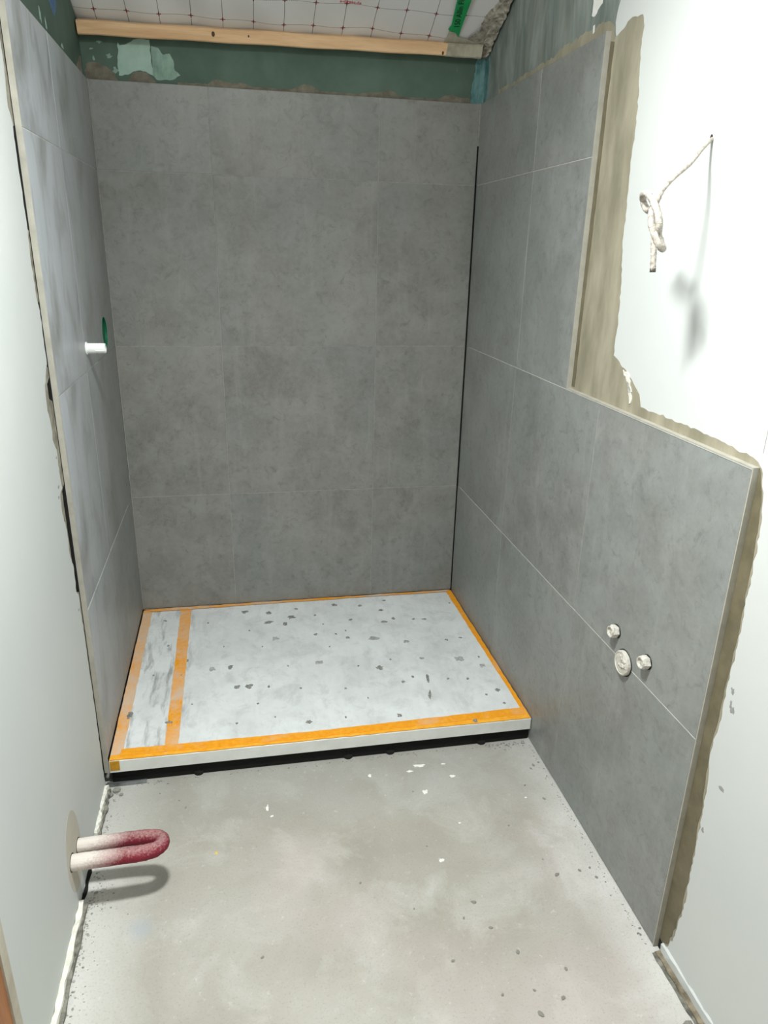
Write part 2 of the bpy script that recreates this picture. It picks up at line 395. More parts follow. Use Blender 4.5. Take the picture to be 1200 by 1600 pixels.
wall_back = wall_slab('wall_back', WB, [(-0.52, 0.0), (1.11, 0.0), (1.11, 2.42), (-0.52, 2.42)], -0.11, BACKD, M['green'], None, (0.3, 0.013, 0))
tag(wall_back, 'green plasterboard wall behind the shower, clad in grey tiles', 'wall', kind='structure')

def side_wall(name, W, s1, mat, d=BACKD, dback=-0.12):
    top = [(s, roof_z(-s)+0.01) for s in (s1, 1.2, -0.013)]
    if s1 > 2.3: top = [(s1, roof_z(-2.3)), (2.3, roof_z(-2.3)), (1.2, roof_z(-1.2)), (-0.013, roof_z(0.013))]
    return wall_slab(name, W, [(-0.013, 0.0), (s1, 0.0)] + top, dback, d, mat, None, W.P(1.0, 0, d))
wall_right = tag(side_wall('wall_right', WR, -YEND, M['white']), 'white primed right wall, its lower part clad in grey tiles', 'wall', kind='structure')
wall_left = tag(side_wall('wall_left', WL, 1.85, M['cavity'], -0.060), 'white plastered left wall with the grey tiled shower side', 'wall', kind='structure')

# ceiling film: gently rippled, nailed under the sloping rafters
OX, OY, OZ = 0.0, -0.02, 2.25
def slope(x, vv, n=0.0): return Vector((x, OY - vv*math.cos(SL) - n*math.sin(SL), OZ + vv*math.sin(SL) - n*math.cos(SL)))
vs, fs = [], []; nx, ny = 58, 90
VTOP = (2.3-0.02)/math.cos(SL)
for j in range(ny+1):
    for i in range(nx+1):
        x = -0.42 + 1.44*i/nx; q = -0.05 + (VTOP+0.05)*j/ny
        h = 0.006*math.sin(x*9+q*3)*math.sin(q*11+x*2) + 0.003*math.sin(x*31+q*17)
        vs.append(slope(x, q, h))
for j in range(ny):
    for i in range(nx): fs.append((j*(nx+1)+i, j*(nx+1)+i+1, (j+1)*(nx+1)+i+1, (j+1)*(nx+1)+i))
me = bpy.data.meshes.new('ceiling')
Rm = Matrix(((1, 0, 0), (0, -math.cos(SL), math.sin(SL)), (0, math.sin(SL), math.cos(SL))))   # columns: x, upslope, normal
inv = Rm.transposed(); o0 = Vector((OX, OY, OZ))
Rb = Matrix(((1, 0, 0), (0, -math.cos(SL), -math.sin(SL)), (0, math.sin(SL), -math.cos(SL))))
me.from_pydata([Rb.transposed() @ (p-o0) for p in vs], [], fs); me.materials.append(M['membrane'])
me.polygons.foreach_set('use_smooth', [True]*len(me.polygons))
ceiling = link('ceiling', me, None, o0); ceiling.rotation_euler = Rb.to_euler()
sol = ceiling.modifiers.new('thick', 'SOLIDIFY'); sol.thickness = 0.004; sol.offset = -1
tag(ceiling, 'pale vapour barrier film with printed grid on the sloping roof', 'ceiling', kind='structure')
zt = roof_z(-2.3)
v, f = box((-1.6, YEND, zt), (1.3, -2.28, zt+0.08)); tag(build('ceiling', v, f, M['lining']), 'flat pale ceiling over the rear of the room', 'ceiling', kind='structure')
v, f = box((-1.6, YEND-0.1, 0), (1.3, YEND, zt)); tag(build('wall_front', v, f, M['lining']), 'pale wall behind the viewer', 'wall', kind='structure')
v, f = box((-1.7, YEND, 0), (-1.6, -1.0, 3.4)); tag(build('wall_hall', v, f, M['lining']), 'pale wall of the hall beyond the door opening', 'wall', kind='structure')
v, f = box((-1.6, -1.15, 0), (-0.50, -1.05, 3.4)); tag(build('wall_recess', v, f, M['lining']), 'pale wall closing the hall behind the left wall', 'wall', kind='structure')
v, f = box((-1.6, -2.28, zt), (-0.43, -1.05, zt+0.08)); tag(build('ceiling', v, f, M['lining']), 'flat pale ceiling of the hall beyond the door opening', 'ceiling', kind='structure')

# ------------------------------------------------------------------ tiles
G = 0.0009      # half joint
def tile(W, parent, s0, s1, z0, z1, mat, hole=None):
    d = random.uniform(-0.0006, 0.0006); b = 0.0012; tk = 0.009
    a0, a1, c0, c1 = s0+G, s1-G, z0+G, z1-G
    rings = [(a0, a1, c0, c1, d-tk), (a0, a1, c0, c1, d-b), (a0+b, a1-b, c0+b, c1-b, d)]
    v = []
    for x0, x1, y0, y1, dd in rings: v += [W.P(x0, y0, dd), W.P(x1, y0, dd), W.P(x1, y1, dd), W.P(x0, y1, dd)]
    f = [(0, 1, 2, 3)]
    if hole is None: f.append((8, 9, 10, 11))
    for r in range(2):
        for k in range(4): f.append((r*4+k, r*4+(k+1) % 4, r*4+4+(k+1) % 4, r*4+4+k))
    if hole:
        hs, hz, hr = hole; n = 48; f = f[1:]
        def ringpt(k, dd):
            t = 2*math.pi*(k+0.5)/n+math.pi*1.25; return W.P(hs+hr*math.cos(t), hz+hr*math.sin(t), dd)
        i0 = len(v); v += [ringpt(k, d) for k in range(n)]; i1 = len(v); v += [ringpt(k, d-tk) for k in range(n)]
        q = n//4
        for base, idx in ((8, i0), (0, i1)):
            for c in range(4):
                for k in range(q): f.append((base+c, idx+(c*q-q//2+k) % n, idx+(c*q-q//2+k+1) % n))
                f.append((base+c, idx+(c*q+q//2) % n, base+(c+1) % 4))
        for k in range(n): f.append((i0+k, i0+(k+1) % n, i1+(k+1) % n, i1+k))
    return build('wall_tile', v, f, mat, parent)
TRAYZ = 0.094
xb = [XL+0.0015, 0.0, 0.6, XR-0.0035]
zb = [TRAYZ, Z1, Z2, Z3, ZT]
for j in range(4):
    for i in range(3): tile(WB, wall_back, xb[i], xb[i+1], zb[j], zb[j+1], M['tile'])
sl = [0.002, 0.5768, 0.970]
HS, HZ, HR = 0.200, 1.273, 0.0545
for j in range(4):
    for i in range(2):
        tile(WL, wall_left, sl[i], sl[i+1], zb[j], zb[j+1], M['tile_hazy'], (HS, HZ, HR) if (i == 0 and j == 2) else None)
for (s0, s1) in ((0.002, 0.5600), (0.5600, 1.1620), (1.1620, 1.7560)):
    for (z0, z1) in ((0.003, Z1), (Z1, Z2)): tile(WR, wall_right, s0, s1, z0, z1, M['tile_lit'])
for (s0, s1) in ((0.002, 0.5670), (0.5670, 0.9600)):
    for (z0, z1) in ((Z2, Z3), (Z3, ZT)): tile(WR, wall_right, s0, s1, z0, z1, M['tile_lit'])
# grout filling the joints, a little below the tile faces
def grout(W, parent, outline, d1=-0.0010): return wall_slab('grout', W, outline, -0.0125, d1, M['grout'], parent)
grout(WB, wall_back, [(XL+0.003, TRAYZ), (XR-0.006, TRAYZ), (XR-0.006, ZT-0.002), (XL+0.003, ZT-0.002)])
grout(WR, wall_right, [(0.004, 0.004), (1.754, 0.004), (1.754, Z2-0.002), (0.958, Z2-0.002), (0.958, ZT-0.002), (0.004, ZT-0.002)])
# left: around the round cut-out the bed is left open
n = 32; ring = [(HS+(HR+0.001)*math.cos(2*math.pi*k/n), HZ+(HR+0.001)*math.sin(2*math.pi*k/n)) for k in range(n)]
lo_half = [p for p in ring if p[1] <= HZ+1e-6]; lo_half.sort(key=lambda p: p[0])
hi_half = [p for p in ring if p[1] >= HZ-1e-6]; hi_half.sort(key=lambda p: p[0])
grout(WL, wall_left, [(0.004, TRAYZ), (0.968, TRAYZ), (0.968, HZ)] + lo_half[::-1] + [(0.004, HZ)], -0.0010)
grout(WL, wall_left, [(0.004, HZ)] + hi_half + [(0.968, HZ), (0.968, ZT-0.002), (0.004, ZT-0.002)], -0.0010)
for (W, par, segs) in ((WR, wall_right, ((Z1, 0.03, 1.754), (Z2, 0.03, 0.958), (Z3, 0.003, 0.958))), (WL, wall_left, ((Z1, 0.1, 0.968), (Z2, 0.38, 0.968), (Z3, 0.02, 0.968)))):
    for z, a, b in segs: wall_slab('pale_joint', W, [(a, z-0.0008), (b, z-0.0008), (b, z+0.0008), (a, z+0.0008)], -0.0015, -0.0005, M['grout_white'], par)
# open dark joint in the right rear corner
wall_slab('corner_joint', WB, [(XR-0.0045, TRAYZ), (XR+0.002, TRAYZ), (XR+0.002, ZT-0.14), (XR-0.0045, ZT-0.14)], -0.012, -0.004, M['joint_dark'], wall_back)
wall_slab('corner_joint', WB, [(XR-0.0045, ZT-0.14), (XR+0.002, ZT-0.14), (XR+0.002, ZT), (XR-0.0045, ZT)], -0.012, -0.0005, M['grout'], wall_back)
wall_slab('corner_joint', WB, [(XL, TRAYZ), (XL+0.003, TRAYZ), (XL+0.003, ZT), (XL, ZT)], -0.012, 0.0004, M['grout'], wall_back)

# edge profiles
def profile(W, parent, s0, s1, z0, z1, label):
    o = wall_slab('edge_profile', W, [(s0, z0), (s1, z0), (s1, z1), (s0, z1)], -0.0128, 0.0008, M['trim'], parent); o['label'] = label; return o
profile(WR, wall_right, 0.9605, 0.9635, Z2+0.0045, ZT+0.001, 'slim metal edge profile closing the upper tiles')
profile(WR, wall_right, 0.9600, 1.7595, Z2+0.0012, Z2+0.0042, 'slim metal edge profile along the top of the half-height tiles')
profile(WR, wall_right, 1.7565, 1.7595, 0.004, Z2+0.0010, 'slim upright metal edge profile at the end of the half-height tiles')
profile(WL, wall_left, 0.9705, 0.9735, 0.046, ZT+0.001, 'slim upright metal edge profile at the end of the shower side')
# light chamfer line the photograph shows along the profiles
for W, par, a in ((WR, wall_right, (0.9588, 0.9603, Z2+0.003, ZT)), (WR, wall_right, (0.9610, 1.7560, Z2-0.0008, Z2+0.0010))):
    wall_slab('edge_grout', W, [(a[0], a[2]), (a[1], a[2]), (a[1], a[3]), (a[0], a[3])], -0.010, 0.0004, M['grout_white'], par)

# ------------------------------------------------------------------ right wall coatings
PRIMER = [[0.9883,2.0597],[1.003,2.0628],[1.0231,2.0672],[1.0491,2.08],[1.1068,2.0755],[1.1193,2.0503],[1.1151,2.0267],[1.1212,1.9752],[1.1342,1.9089],[1.1385,1.8429],[1.1376,1.7622],[1.146,1.6783],[1.1466,1.6212],[1.1534,1.5629],[1.1676,1.489],[1.1757,1.4135],[1.1766,1.3273],[1.2089,1.3161],[1.2344,1.3043],[1.2701,1.2868],[1.306,1.2654],[1.3255,1.2477],[1.334,1.228],[1.4655,1.2286],[1.5829,1.2246],[1.6857,1.2199],[1.7267,1.2186],[1.7513,1.2133],[1.7685,1.1965],[1.7802,1.1634],[1.7858,1.1281],[1.7914,1.0923],[1.7943,1.042],[1.796,0.9765],[1.7977,0.9089],[1.7992,0.8532],[1.7977,0.7794],[1.7958,0.7178],[1.797,0.6722],[1.7915,0.6043],[1.7962,0.559],[1.8057,0.4663],[1.8078,0.381],[1.8101,0.2925],[1.8129,0.1819],[1.8016,0.0791],[1.7915,0.0401]]
prim = ragged(PRIMER, 0.012, 0.003, closed=False) + [(1.78, 0.02), (1.70, 0.02), (1.70, 1.19), (0.94, 1.19), (0.94, 2.0), (0.962, 2.065)]
tag(wall_slab('primer_coat', WR, prim, BACKD-0.0005, BACKD+0.0007, M['primer'], wall_right), 'beige primer band beside the tile edge')
# darker second coat drawn close to the profile edges
seam = [(0.9640, Z2+0.010), (0.9640, 2.055)] + ragged([(0.985, 2.05), (0.983, 1.9), (0.985, 1.6), (0.982, 1.4), (0.983, Z2+0.010)], 0.03, 0.002, closed=False)
wall_slab('dark_seam', WR, seam, BACKD, BACKD+0.0012, M['olive'], wall_right)
seam = [(1.7600, 0.02), (1.7600, Z2+0.003)] + ragged([(q[0]-0.0035, q[1]) for q in PRIMER[28:]], 0.02, 0.003, closed=False)
wall_slab('dark_seam', WR, seam, BACKD, BACKD+0.0012, M['olive'], wall_right)
GREEN = [(-0.012, 2.0), (0.95, 2.0), (0.9883, 2.0597), (0.9764, 2.0915), (0.9799, 2.1128), (0.9896, 2.1336), (0.9983, 2.1566), (1.0153, 2.2014), (1.05, 2.30), (1.10, 2.45), (1.14, roof_z(-1.14)), (0.5, roof_z(-0.5)), (-0.012, roof_z(0.012))]
gr = [GREEN[0]] + ragged(GREEN[1:11], 0.012, 0.003, closed=False) + GREEN[11:]
tag(wall_slab('sealed_board', WR, gr, BACKD-0.0005, BACKD+0.0004, M['smear'], wall_right), 'smeared grey green sealed plasterboard above the tiles')
PRTOP = [(0.15, 2.095), (0.2759, 2.088), (0.40, 2.097), (0.5859, 2.093), (0.6946, 2.1079), (0.7933, 2.1077), (0.8668, 2.1045), (0.9176, 2.1059), (0.9708, 2.0889), (0.9861, 2.0562)]
wall_slab('primer_coat', WR, ragged(PRTOP, 0.012, 0.005, closed=False) + [(0.95, 2.04), (0.15, 2.04)], BACKD-0.0005, BACKD+0.0010, M['primer'], wall_right)
blob = [(0.8399,2.139),(0.8413,2.1732),(0.85,2.24),(0.87,2.26),(0.91,2.25),(0.905,2.19),(0.895,2.1521),(0.8796,2.1467),(0.8621,2.1348)]
wall_slab('paint_patch', WR, ragged(blob, 0.01, 0.003), BACKD, BACKD+0.0008, M['paint_white'], wall_right)
wall_slab('paint_patch', WR, ragged([(0.945, 2.16), (0.95, 2.20), (0.965, 2.21), (0.972, 2.17), (0.958, 2.145)], 0.01, 0.003), BACKD, BACKD+0.0008, M['paint_white'], wall_right)
wall_slab('paint_patch', WR, ragged([(0.858, 2.095), (0.856, 2.113), (0.864, 2.114), (0.868, 2.098)], 0.01, 0.001), BACKD, BACKD+0.0013, M['paint_white'], wall_right)
for (a, b, h, wd) in ((1.235, 1.30, 0.05, 0.02), (1.26, 1.276, 0.02, 0.012)):
    wall_slab('plaster_burr', WR, ragged([(a, b), (a+wd*1.6, b-0.01), (a+wd*2.6, b-0.045), (a+wd*2.0, b-0.05), (a+wd, b-0.02)], 0.008, 0.004), BACKD, BACKD+0.0025, M['crust'], wall_right)
for s, z, a, b in ((1.8134, 0.7601, 0.007, 0.008), (1.8159, 0.7318, 0.004, 0.011), (1.8229, 0.7217, 0.007, 0.012), (1.8431, 0.5448, 0.011, 0.008), (1.8173, 0.4114, 0.005, 0.009)):
    blob_chip('bare_chip', WR, s, z, a, b, BACKD-0.0002, 0.0008, M['chip'], wall_right, 11)
wall_slab('pencil_line', WR, [(1.758, 1.232), (1.7595, 1.232), (1.7595, 1.275), (1.758, 1.275)], BACKD, BACKD+0.0003, M['chip'], wall_right)

# ------------------------------------------------------------------ left wall coatings
WEDGE = [[0.9964,2.02],[0.9964,1.9721],[0.9933,1.9613],[0.9928,1.9209],[1.0033,1.8597],[1.006,1.8291],[0.9872,1.8013],[0.9904,1.7507],[0.991,1.7316],[0.9887,1.6801],[0.9851,1.6004],[0.9965,1.5318],[0.9895,1.4323],[0.9781,1.4095],[0.9797,1.3425],[0.9815,1.2846],[1.0263,1.2426],[1.0361,1.1824],[1.0215,1.1395],[1.0265,1.1084],[1.0027,1.0776],[1.0066,1.0115],[0.9991,0.9749],[1.0267,0.9668],[1.0345,0.9177],[1.0127,0.8653],[1.0187,0.8045],[0.9959,0.7481],[1.0038,0.6814],[0.9864,0.667],[0.9856,0.5977],[0.9838,0.4387],[0.9805,0.2561],[0.985,0.0557]]
we = ragged([(a+0.014, b) for a, b in WEDGE], 0.014, 0.003, closed=False)
coat = we + [(0.985, 0.0), (1.845, 0.0), (1.845, roof_z(-1.845)), (0.9964, roof_z(-0.9964))]
tag(wall_slab('plaster_coat', WL, coat, -0.0595, -0.0105, M['white'], wall_left), 'smooth white plaster of the left wall')
# adhesive squeezed out behind the profile, with open slots between
def slot(z): return any(a <= z <= b for a, b in ((1.59, 1.79), (1.285, 1.42), (1.19, 1.24), (0.67, 0.965), (0.03, 0.25)))
fl = []; zz = 2.03
while zz > 0.06:
    fl.append(((1.004 if slot(zz) else 0.9745)+random.uniform(-0.0015, 0.0015), zz)); zz -= 0.012
tag(wall_slab('adhesive_fill', WL, fl + [(1.062, 0.06), (1.062, 2.03)], -0.0595, -0.0145, M['filler'], wall_left), 'ragged grey adhesive between tile edge and plaster')
wall_slab('adhesive_bed', WL, [(0.004, 0.05), (0.968, 0.05), (0.968, HZ)] + [(p[0]*1.0, p[1]) for p in lo_half[::-1]] + [(0.004, HZ)], -0.0595, -0.0125, M['filler'], wall_left)
wall_slab('adhesive_bed', WL, [(0.004, HZ)] + hi_half + [(0.968, HZ), (0.968, ZT), (0.004, ZT)], -0.0595, -0.0125, M['filler'], wall_left)
wall_slab('open_joint', WL, [(0.9685, 0.05), (0.9732, 0.05), (0.9732, ZT), (0.9685, ZT)], -0.0595, -0.0130, M['joint_dark'], wall_left)  # black strip on the bed's end paints in the shade of the slots
gb = [(-0.012, ZT-0.02), (0.99, ZT-0.02), (0.9964, roof_z(-0.9964)), (-0.012, roof_z(0.012))]
tag(wall_slab('green_board', WL, gb, -0.0595, -0.0135, M['green'], wall_left), 'dark green plasterboard above the shower side')
wall_slab('filler_smear', WL, ragged([(0.0, 2.07), (0.10, 2.07), (0.085, 2.10), (0.03, 2.135), (0.0, 2.14)], 0.012, 0.004), -0.0138, -0.0128, M['filler'], wall_left)
for s, z, a, b in ((0.56, 2.115, 0.012, 0.022), (0.50, 2.105, 0.014, 0.018), (0.30, 2.10, 0.02, 0.008)):
    blob_chip('filler_spot', WL, s, z, a, b, -0.0136, 0.0008, M['mint'], wall_left)
wall_slab('crayon_mark', WL, ragged([(0.44, 2.19), (0.37, 2.155), (0.33, 2.19), (0.31, 2.28), (0.40, 2.30)], 0.012, 0.004), -0.0136, -0.0131, M['blue_mark'], wall_left)
for s, z, a, b in ((1.03, 1.06, 0.008, 0.005), (1.05, 0.99, 0.012, 0.006), (1.06, 0.965, 0.008, 0.005), (1.02, 0.63, 0.006, 0.005)):
    blob_chip('plaster_scuff', WL, s, z, a, b, -0.0106, 0.0006, M['chip'], wall_left)

# ------------------------------------------------------------------ back wall top strip
MINT = [(-0.2838,2.1888),(-0.2786,2.18),(-0.2621,2.183),(-0.2408,2.1935),(-0.2238,2.2019),(-0.1829,2.2028),(-0.1812,2.1514),(-0.1795,2.0991),(-0.2177,2.1118),(-0.2429,2.1066),(-0.2604,2.0962),(-0.2894,2.0925),(-0.2892,2.1353)]
MINT2 = [(-0.1783,2.1848),(-0.156,2.1807),(-0.1411,2.1614),(-0.1199,2.1664),(-0.1089,2.1466),(-0.1069,2.1186),(-0.089,2.1045),(-0.1154,2.0897),(-0.168,2.0866),(-0.1795,2.0991)]
tag(wall_slab('filler_patch', WB, ragged(MINT, 0.012, 0.002), BACKD, BACKD+0.0012, M['mint'], wall_back), 'pale mint filler patch on green board')
wall_slab('filler_patch', WB, ragged(MINT2, 0.012, 0.002), BACKD, BACKD+0.0009, M['mint_thin'], wall_back)
wall_slab('adhesive_smear', WB, ragged([(-0.4002,2.07),(-0.3919,2.1197),(-0.3589,2.1273),(-0.3296,2.118),(-0.3012,2.0974),(-0.2943,2.07)], 0.012, 0.004), BACKD, BACKD+0.0012, M['filler_dark'], wall_back)
wall_slab('adhesive_smear', WB, ragged([(-0.27,2.07),(-0.245,2.104),(-0.222,2.108),(-0.20,2.109),(-0.176,2.085),(-0.17,2.07)], 0.012, 0.003), BACKD, BACKD+0.0012, M['filler_dark'], wall_back)
top = []; x = -0.10
while x < 0.94:
    top.append((x, 2.083 + 0.014*max(0.0, math.sin(x*23)+0.35*math.sin(x*61)) + random.uniform(0, 0.003))); x += 0.009
wall_slab('adhesive_smear', WB, [(-0.10, 2.06)] + top + [(0.95, 2.06)], BACKD, BACKD+0.0016, M['filler_dark'], wall_back)
for x, z, a, b in ((-0.345, 2.186, 0.016, 0.006), (-0.37, 2.165, 0.012, 0.004), (-0.315, 2.148, 0.016, 0.011), (-0.30, 2.108, 0.014, 0.014), (-0.365, 2.14, 0.006, 0.012)):
    blob_chip('filler_spot', WB, x, z, a, b, BACKD-0.0002, 0.0008, M['mint_thin'], wall_back)
wall_slab('dark_board_end', WB, ragged([(-0.403, 2.05), (-0.292, 2.05), (-0.290, 2.21), (-0.403, 2.205)], 0.02, 0.002), BACKD-0.0005, BACKD+0.0004, M['green'], wall_back)
CB = [(0.9588, 2.225), (0.952, 2.19), (0.9444, 2.142), (0.9408, 2.075)]
tag(wall_slab('sealing_tape', WB, ragged(CB, 0.01, 0.003, closed=False) + [(0.9915, 2.075), (0.9915, 2.225)], BACKD, BACKD+0.003, M['teal'], wall_back), 'crumpled teal sealing tape in the corner')
wall_slab('sealing_tape', WR, [(-0.010, 2.075)] + ragged([(0.02, 2.08), (0.030, 2.11), (0.026, 2.15), (0.032, 2.20), (0.024, 2.225)], 0.01, 0.004, closed=False) + [(-0.010, 2.225)], BACKD, BACKD+0.003, M['teal'], wall_right)

# ------------------------------------------------------------------ batten under the film
def batten():
    a, b = Vector((-0.398, -0.030, 2.2155)), Vector((0.955, -0.030, 2.2345))
    ax = (b-a).normalized(); up = Vector((0, -0.34, 0.94)).normalized(); up = (up-ax*up.dot(ax)).normalized(); ou = ax.cross(up)
    hw, hh, ch = 0.021, 0.0195, 0.004
    sec = [(-hw, -hh+ch), (-hw+ch, -hh), (hw-ch, -hh), (hw, -hh+ch), (hw, hh-ch), (hw-ch, hh), (-hw+ch, hh), (-hw, hh-ch)]
    v, f = [], []; n = 24
    for i in range(n+1):
        p = a+(b-a)*(i/n); wv = 0.001*math.sin(i*1.3)
        for (x, y) in sec: v.append(p+ou*x+up*(y+wv))
    for i in range(n):
        for k in range(8): f.append((i*8+k, i*8+(k+1) % 8, i*8+8+(k+1) % 8, i*8+8+k))
    f += [tuple(range(8)), tuple(n*8+k for k in range(8))]
    o = build('wooden_batten', v, f, M['pine'], None, (0.28, -0.03, 2.2))
    tag(o, 'pale sawn pine batten across the top of the rear wall', 'batten')
    v, f = [], []     # paper wrapped round the end of the batten
    for i in range(9):
        p = a+(b-a)*(0.905+0.0118*i)
        for (x, y) in sec: v.append(p+ou*x*1.06+up*(y*1.07+random.uniform(-0.0008, 0.0008))+ax*random.uniform(-0.003, 0.003))
    for i in range(8):
        for k in range(8): f.append((i*8+k, i*8+(k+1) % 8, i*8+8+(k+1) % 8, i*8+8+k))
    f += [tuple(range(8)), tuple(64+k for k in range(8))]
    tag(build('paper_wrap', v, f, M['paper'], o), 'beige paper over the batten end')
    for t, r in ((0.315, 0.0085), (0.40, 0.004), (0.895, 0.006)):
        c = a+(b-a)*t; side = -ou if (-ou).y < 0 else ou
        c = c+side*(hw-0.0005)+up*(0.004 if t < 0.5 else -0.010)
        vv, ff = [], []
        for rr, dd in ((r, 0), (r*0.6, 0.0012)):
            for k in range(10):
                q = 2*math.pi*k/10; vv.append(c+ax*math.cos(q)*rr*0.8+up*math.sin(q)*rr*1.1+side*dd)
        for k in range(10): ff.append((k, (k+1) % 10, 10+(k+1) % 10, 10+k))
        ff += [tuple(range(10)), tuple(range(10, 20))]
        build('wood_knot', vv, ff, M['knot'], o)
    return o
batten()

# green tape and prints on the film
def on_film(name, poly, n0, n1, mat, parent=ceiling):
    k = len(poly); v = [slope(x, q, n0) for x, q in poly] + [slope(x, q, n1) for x, q in poly]
    f = [tuple(range(k)), tuple(range(k, 2*k))] + [(i, (i+1) % k, k+(i+1) % k, k+i) for i in range(k)]
    me = bpy.data.meshes.new(name); me.from_pydata([Rb.transposed() @ (p-o0) for p in v], [], f)
    bm = bmesh.new(); bm.from_mesh(me); bmesh.ops.recalc_face_normals(bm, faces=bm.faces); bmesh.ops.triangulate(bm, faces=[q for q in bm.faces if len(q.verts) > 4]); bm.to_mesh(me); bm.free()
    me.materials.append(mat); o = bpy.data.objects.new(name, me); COL.objects.link(o); o.parent = ceiling; return o
gt = on_film('adhesive_tape', [(0.790, 0.34), (0.845, 0.36), (0.8575, 0.1997), (0.858, 0.1034), (0.8598, 0.051), (0.8146, 0.0814), (0.8208, 0.0994), (0.8113, 0.1945)], 0.010, 0.0112, M['green_tape']); tag(gt, 'bright green adhesive tape strip with black print')
on_film('paper_patch', ragged([(0.8193, -0.03), (0.9486, -0.03), (0.935, 0.025), (0.895, 0.045), (0.866, 0.050), (0.8177, 0.0801)], 0.012, 0.004), 0.012, 0.0132, M['paper'])
on_film('paper_patch', ragged([(0.89, 0.0), (0.975, -0.02), (0.965, 0.10), (0.95, 0.16), (0.925, 0.09), (0.905, 0.06)], 0.012, 0.006), 0.010, 0.0125, M['rough'])
def text_on(name, s, size, x, q, nrm, rot, mat, bold=0.0):
    cu = bpy.data.curves.new(name, 'FONT'); cu.body = s; cu.size = size; cu.extrude = 0.0002; cu.offset = bold
    tmp = bpy.data.objects.new(name, cu); COL.objects.link(tmp)
    me = bpy.data.meshes.new_from_object(tmp.evaluated_get(bpy.context.evaluated_depsgraph_get())); bpy.data.objects.remove(tmp)
    me.materials.clear(); me.materials.append(mat)
    o = bpy.data.objects.new(name, me); COL.objects.link(o); o.parent = ceiling
    # film local axes: x, upslope, downward normal
    p = Rb.transposed() @ (slope(x, q, nrm)-o0); o.location = p
    o.rotation_euler = (0, 0, rot); return o
bpy.context.view_layer.update()
t1 = text_on('printed_text', 'a-direkt.de', 0.0162, 0.4335, 0.152, 0.0068, -0.03, M['red_ink'], 0.0002)
t2 = text_on('printed_text', '150 Allin Flex', 0.026, 0.8500, 0.0920, 0.0116, math.pi/2+0.14, M['ink'], 0.0003); t2.parent = gt
# crumbled plaster along the film edge on the right wall
vs, fs = [], []; n, kx = 60, 7
for i in range(n+1):
    q = -0.03 + 0.62*i/n
    for k in range(kx):
        u = k/(kx-1); x = 0.938+0.047*u + random.uniform(-0.004, 0.004) + 0.010*math.sin(i*0.33)*(1-u)
        h = 0.008+0.016*u*u + random.uniform(0, 0.006)*(0.3+u) if 0 < k else -0.002
        vs.append(slope(x, q, h))
for i in range(n):
    for k in range(kx-1): fs.append((i*kx+k, i*kx+k+1, (i+1)*kx+k+1, (i+1)*kx+k))
cp = build('plaster_edge', vs, fs, M['rough'], wall_right); cp['label'] = 'crumbled grey plaster closing the film edge'

# ------------------------------------------------------------------ floor edge strips and door casing
def strip(name, pts_in, pts_out, z0, z1, mat, parent=None):
    n = len(pts_in); v = []
    for zz, L, M_ in ((z0, pts_in, 0), (z0, pts_out, 0), (z1, pts_out, 1), (z1, pts_in, 1)):
        for (x, y) in L: v.append((x+random.uniform(-0.0015, 0.0015), y, zz+(random.uniform(-0.002, 0.002) if M_ else 0)))
    f = []
    for r in range(4):
        for i in range(n-1): f.append((r*n+i, r*n+i+1, ((r+1) % 4)*n+i+1, ((r+1) % 4)*n+i))
    f += [(0, n, 2*n, 3*n), (n-1, 2*n-1, 3*n-1, 4*n-1)]
    return build(name, v, f, mat, parent)
def lx(y, off): return XL + AL*(-y) - 0.0105 + off
bl = empty('baseboard_left', (lx(-1.6, 0.006), -1.6, 0)); tag(bl, 'ragged white edged foam strip along the foot of left wall', 'edge strip', kind='structure')
ys = [-1.412-0.02*i for i in range(22)]
strip('foam_strip', [(lx(y, 0.001), y) for y in ys], [(lx(y, 0.021+0.002*math.sin(y*40)), y) for y in ys], 0.0005, 0.010, M['foam'], bl)
strip('paint_crust', [(lx(y, 0.0005), y) for y in ys], [(lx(y, 0.0125+0.002*math.sin(y*55)), y) for y in ys], 0.0095, 0.019, M['crust'], bl)
ys = [-1.005-0.012*i for i in range(17)]
strip('foam_strip', [(lx(y, 0.001), y) for y in ys], [(lx(y, 0.013+0.006*random.random()), y) for y in ys], 0.0005, 0.012, M['foam'], bl)
strip('paint_crust', [(lx(y, 0.0005), y) for y in ys], [(lx(y, 0.006+0.006*random.random()), y) for y in ys], 0.0110, 0.026, M['crust'], bl)
ys = [-1.21-0.014*i for i in range(14)]
strip('open_joint', [(lx(y, 0.0005), y) for y in ys], [(lx(y, 0.008+0.003*random.random()), y) for y in ys], 0.0003, 0.002, M['joint_dark'], bl)
def rx(y, off): return XR + AR*(-y) + 0.013 - off
br = empty('baseboard_right', (rx(-1.9, 0.01), -1.9, 0)); tag(br, 'dusty beige foam strip along the foot of right wall', 'edge strip', kind='structure')
ys = [-1.775-0.02*i for i in range(30)]
strip('foam_strip', [(rx(y, 0.0005), y) for y in ys], [(rx(y, 0.016+0.003*random.random()), y) for y in ys], 0.0005, 0.007, M['foam_beige'], br)
strip('open_joint', [(rx(y, 0.012), y) for y in ys], [(rx(y, 0.022+0.004*random.random()), y) for y in ys], 0.0003, 0.0025, M['foam'], br)
strip('paint_crust', [(rx(y, 0.0), y) for y in ys], [(rx(y, 0.006), y) for y in ys], 0.0065, 0.030, M['white'], br)
wall_slab('open_joint', WR, [(1.7605, 0.001), (1.80, 0.001), (1.795, 0.02), (1.7605, 0.03)], BACKD, BACKD+0.0015, M['joint_dark'], wall_right)

